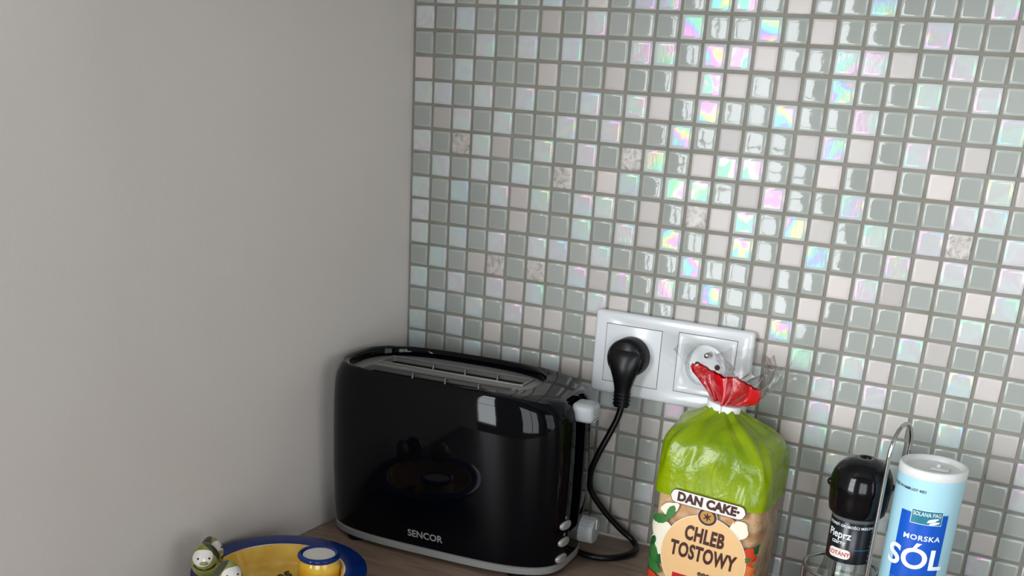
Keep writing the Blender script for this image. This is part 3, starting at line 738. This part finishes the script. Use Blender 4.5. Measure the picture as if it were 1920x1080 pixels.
S_('label_lettering', text_shape('DROBNOZIARNISTA', .0036, 1.05, .00004, 1.1), M_lbl, .0018, .0730, .0005)
S_('date_stamp', text_shape('03.2022 W-H608 LOT 4051', .0030, .95, .00005), M_kink, -.0170, .1475, .0004)
S_('side_print', text_shape('||||||||||', .0040, 1.0, .00010), M_kink, -.0350, .1080, .0004, PI/2)
# ------------------------------------------------------------------ pepper grinder
PP = Vector((.4870, -.0790))
pp = thing('pepper_grinder', (PP.x, PP.y, .0035), 'glass pepper grinder with black domed cap in the left ring of the rack', 'pepper')
lathe('glass_bottle', [(.020, .0035), (.0235, .0055), (.0242, .010), (.0242, .036), (.0238, .044), (.0222, .052), (.0200, .060), (.0186, .0665), (.0184, .070)], (PP.x, PP.y, 0), M_glass, pp, 56, cap1=False)
lathe('peppercorns', [(.018, .0062), (.0222, .0075), (.0228, .012), (.0228, .030), (.018, .0325), (.004, .034)], (PP.x, PP.y, 0), mat('peppercorn_fill', srgb(48, 40, 34), .7), pp, 40)['kind'] = 'stuff'
lathe('neck_label', [(.0184, .0685), (.0188, .0688), (.0188, .1040), (.0184, .1044)], (PP.x, PP.y, 0), M_plabel, pp, 56)
lathe('collar', [(.0185, .1040), (.0186, .1045), (.0186, .1120)], (PP.x, PP.y, 0), M_smoke, pp, 56)
capp = [(.0190, .1075), (.0206, .1078), (.0224, .1100), (.0234, .1160), (.0239, .1230), (.0243, .1275), (.0249, .1300), (.0249, .1325), (.0243, .1370), (.0230, .1420), (.0206, .1468), (.0172, .1506), (.0130, .1533), (.0080, .1550), (.0050, .1553), (.0042, .1546), (.0038, .1520), (.0, .1518)]
capo = lathe('cap', capp, (PP.x, PP.y, 0), M_cap, pp, 64, cap1=False)
an = math.atan2(CAM.y-PP.y, CAM.x-PP.x)
for da in (-1.45, 1.75):
    bm = bmesh.new(); bmesh.ops.create_uvsphere(bm, u_segments=16, v_segments=10, radius=1)
    for v_ in bm.verts: v_.co = Vector((PP.x+.0238*cos(an+da)+v_.co.x*.0030, PP.y+.0238*sin(an+da)+v_.co.y*.0030, .1320+v_.co.z*.0034))
    bm_obj('cap_nub', bm, M_cap, capo, True)
pfn = cyl_fn(PP, .0188, an)
def Q(name, shape, mats, cs, cz, lift=.0004, ang=0.0): return decal(name, shape, pfn, mats, pp, cs, cz, ang, lift)
Q('label_lettering', text_shape('STOPIE\u0143 GRUBO\u015aCI MIELENIA', .0031, 1.0, .00003), M_wink, -.0020, .1005, .0003)
Q('title_lettering', text_shape('Pieprz', .0090, .92, .00014), M_wink, -.0108, .0925, .0004)
Q('title_lettering', text_shape('czarny', .0052, .92, .00006), M_wink, -.0102, .0862, .0004)
Q('logo_plate', grid_shape(.0196, .0082, 24, 2, .0040), M_pill, -.0082, .0765, .0004)
Q('logo_lettering', text_shape('KOT\u00c1NYI', .0052, .88, .00006), M_kred, -.0082, .0763, .0007)
Q('label_rule', grid_shape(.0170, .0003, 12, 1), M_lbl, .0110, .0815, .0004)
for k in range(7): Q('label_small_print', text_shape(('\u2014 \u2014', '\u2014', '\u2014\u2014')[k % 3], .0030, 1.0, .0001), M_pill, .0195, .0975-.0042*k, .0004)
# ------------------------------------------------------------------ wire rack
HX, HY = .5108, -.0850
rk = thing('wire_rack', (HX, HY, 0), 'chrome wire cruet rack with a tall arched handle, holding the pepper grinder and the salt', 'rack')
wr = .0015
L_ = lambda name, pts, closed=False, r_=wr: tube(name, pts, r_, M_chrome, rk, 10, closed)
circ = lambda cx, cy, r_, z, n_=56: [(cx+r_*cos(2*PI*i/n_), cy+r_*sin(2*PI*i/n_), z) for i in range(n_)]
R1 = (.4830, -.0810); R2 = (.5405, -.0888)
L_('ring', circ(R1[0], R1[1], .0300, .0575), True); L_('ring', circ(R2[0], R2[1], .0295, .0575), True)
L_('ring', circ(R1[0], R1[1], .0300, .0018), True); L_('ring', circ(R2[0], R2[1], .0292, .0018), True)
hw = .0185; hx = lambda t: HX+.0015+.0050*t
arch = [(hx(-1), HY-hw-.002, .0018), (hx(-1), HY-hw-.001, .06), (hx(-1), HY-hw, .12), (hx(-1), HY-hw+.001, .155)]
arch += [(hx(-cos(a)), HY-hw*cos(a)*1.0, .166+.0235*sin(a)) for a in [PI*k/12 for k in range(0, 13)]]
arch += [(hx(1), HY+hw-.001, .155), (hx(1), HY+hw, .12), (hx(1), HY+hw+.001, .06), (hx(1), HY+hw+.002, .0018)]
L_('handle', arch, r_=.0017)
L_('crossbar', [(hx(-1), HY-hw-.001, .0575), (hx(1), HY+hw+.001, .0575)]); L_('crossbar', [(HX-.03, HY+.002, .0018), (HX+.03, HY-.002, .0018)])
for (cx, cy, q_, angs) in ((*R1, .0300, (1.9, 3.3, 4.6)), (*R2, .0293, (-1.4, 0., 1.3))):
    for a in angs: L_('upright', [(cx+q_*cos(a), cy+q_*sin(a), .0018), (cx+q_*cos(a), cy+q_*sin(a), .0575)])
    L_('floor_wire', [(cx-q_, cy, .0018), (cx+q_, cy, .0018)])

# ------------------------------------------------------------------ ceramic dish
DC = Vector((.0660, -.2960))
ds = thing('olive_dish', (DC.x, DC.y, 0), 'round blue-rimmed yellow ceramic dish with a small cup and three smiling olives on its rim', 'dish')
NR = 96
prof = [(.038, .0005), (.042, .0), (.044, .002), (.056, .018), (.0705, .0252), (.0728, .0268), (.0726, .0284), (.0700, .0288), (.0560, .0284), (.0545, .0280)]
rings = [[(DC.x+r_*cos(2*PI*i/NR), DC.y+r_*sin(2*PI*i/NR), z) for i in range(NR)] for r_, z in prof]
inner = [(.0535, .0276, 1), (.0520, .0262, 1), (.0490, .0150, .6), (.0440, .0095, .3), (.0300, .0072, .1), (.0060, .0070, 0)]
def scal(a, k): return 1+k*(.018*sin(4*a+1.0)+.012*sin(9*a))
V, F = loft(rings, True, False); rimo = sharp(mk('rim', V, F, M_dblue, ds), 50)
rings2 = [[(DC.x+.0547*cos(2*PI*i/NR), DC.y+.0547*sin(2*PI*i/NR), .0280) for i in range(NR)]]
rings2 += [[(DC.x+r_*scal(2*PI*i/NR, k)*cos(2*PI*i/NR), DC.y+r_*scal(2*PI*i/NR, k)*sin(2*PI*i/NR), z+.0003) for i in range(NR)] for r_, z, k in inner]
nW = NR; V, F = loft(rings2, False, True); mi = [1]*NR+[0]*(len(F)-NR)
sharp(mk('bowl', V, F, [M_dyel, M_dwhite], ds, True, mi), 60)
CC = (.0870, -.2700, 0)
lathe('cup', [(.0140, .0070), (.0165, .0100), (.0182, .0180), (.0180, .0270), (.0168, .0330), (.0164, .0345)], CC, M_dyel, ds, 40, cap1=False)
tube('cup_rim', circ(CC[0], CC[1], .0158, .0370, 44), .0024, M_dblue, ds, 12, True)
lathe('cup_lining', [(.0148, .0378), (.0140, .0360), (.0132, .0260), (.0090, .0200), (.0, .0195)], CC, M_dwhite, ds, 40, cap1=False)
# script lettering painted in the bowl
def bowl_fn(x, y, lift):
    d = math.hypot(x-DC.x, y-DC.y); z = .0078 if d < .030 else .0078+.0026*(d-.030)/.014
    return (x, y, z+lift)
ax = math.atan2(RX.y, RX.x)
decal('painted_word', text_shape('olives', .0200, .9, .0003, 1.0, 4), bowl_fn, M_dink, ds, .0455, -.2835, math.radians(74), .0005, .25)
# olives with faces
def olive(px, py, h, r_, look, leanx=0, leany=0, hair=1):
    base = Vector((px, py, .0275)); lk_ = Vector((cos(look), sin(look), 0)); sd = Vector((-sin(look), cos(look), 0)); up = Vector((leanx, leany, 1)).normalized()
    nfd = (lk_-up*lk_.dot(up)).normalized(); sd = up.cross(nfd)
    cen = base+up*(h*.52)
    def surf(az, el, k=1.0):      # az 0 = looking direction, el -90..90
        rr = r_*(1-.10*sin(el)); return cen+nfd*(rr*k*cos(el)*cos(az))+sd*(rr*k*cos(el)*sin(az))+up*(h*.55*k*sin(el))
    NA, NE = 32, 18
    rg = [[tuple(surf(2*PI*i/NA, -PI/2+PI*(k+.5)/NE)) for i in range(NA)] for k in range(NE)]
    V, F = loft(rg); ol = sharp(mk('olive_figure', V, F, M_olive, ds), 80)
    def patch(name, mats, fn, nu=20, nv=6, k=1.02):
        V = []; F = []
        for j in range(nv+1):
            for i in range(nu):
                az, el = fn(2*PI*i/nu, j/nv); V.append(tuple(surf(az, el, k)))
        for j in range(nv):
            for i in range(nu): a = j*nu+i; b = j*nu+(i+1) % nu; F.append((a, b, b+nu, a+nu))
        return mk(name, V, F, mats, ol)
    patch('face_patch', M_dwhite, lambda a, t: (-.12*hair*t+.95*t*cos(a)*(1+.1*sin(2*a)), .50+.48*t*sin(a)+.06*t*cos(2*a)), k=1.012)
    def cap_fn(a, t):
        d = .95*t; x_ = d*cos(a); y_ = d*sin(a)+.10
        q = Vector((-.55, 1.0*hair, .95)).normalized()
        e1 = Vector((1, 0, .35)).normalized(); e2 = q.cross(e1).normalized(); e1 = e2.cross(q)
        v3 = q*cos(d)+(e1*cos(a)+e2*sin(a))*sin(d)
        return math.atan2(v3.y, v3.x), math.asin(max(-1, min(1, v3.z)))
    patch('hair', M_olived, cap_fn, 28, 8, 1.035)
    for s_ in (-1, 1):
        c_ = surf(.42*s_, .38, 1.02); bm = bmesh.new(); bmesh.ops.create_uvsphere(bm, u_segments=10, v_segments=8, radius=.0009)
        for v_ in bm.verts: v_.co += c_
        bm_obj('eye', bm, M_dink, ol, True)
    c_ = surf(0, .14, 1.02); bm = bmesh.new(); bmesh.ops.create_uvsphere(bm, u_segments=12, v_segments=8, radius=1)
    for v_ in bm.verts: v_.co = c_+sd*(v_.co.x*.0036)+up*(v_.co.z*.0016)+nfd*(v_.co.y*.0018)
    bm_obj('nose', bm, M_olive, ol, True)
    tube('smile', [tuple(surf(-.80+1.6*k/14, -.02-.20*(1-(1-2*k/14)**2), 1.02)) for k in range(15)], .0006, M_dink, ol, 6)
    return ol
toc = math.atan2(CAM.y+.33, CAM.x-.03)
olive(.0260, -.3400, .0275, .0118, toc-.12, -.05, .0)
olive(.0185, -.3245, .0255, .0098, toc+.75, -.10, .05, -1)
olive(.0560, -.3490, .0235, .0118, toc+.35, .03, .0, -1)
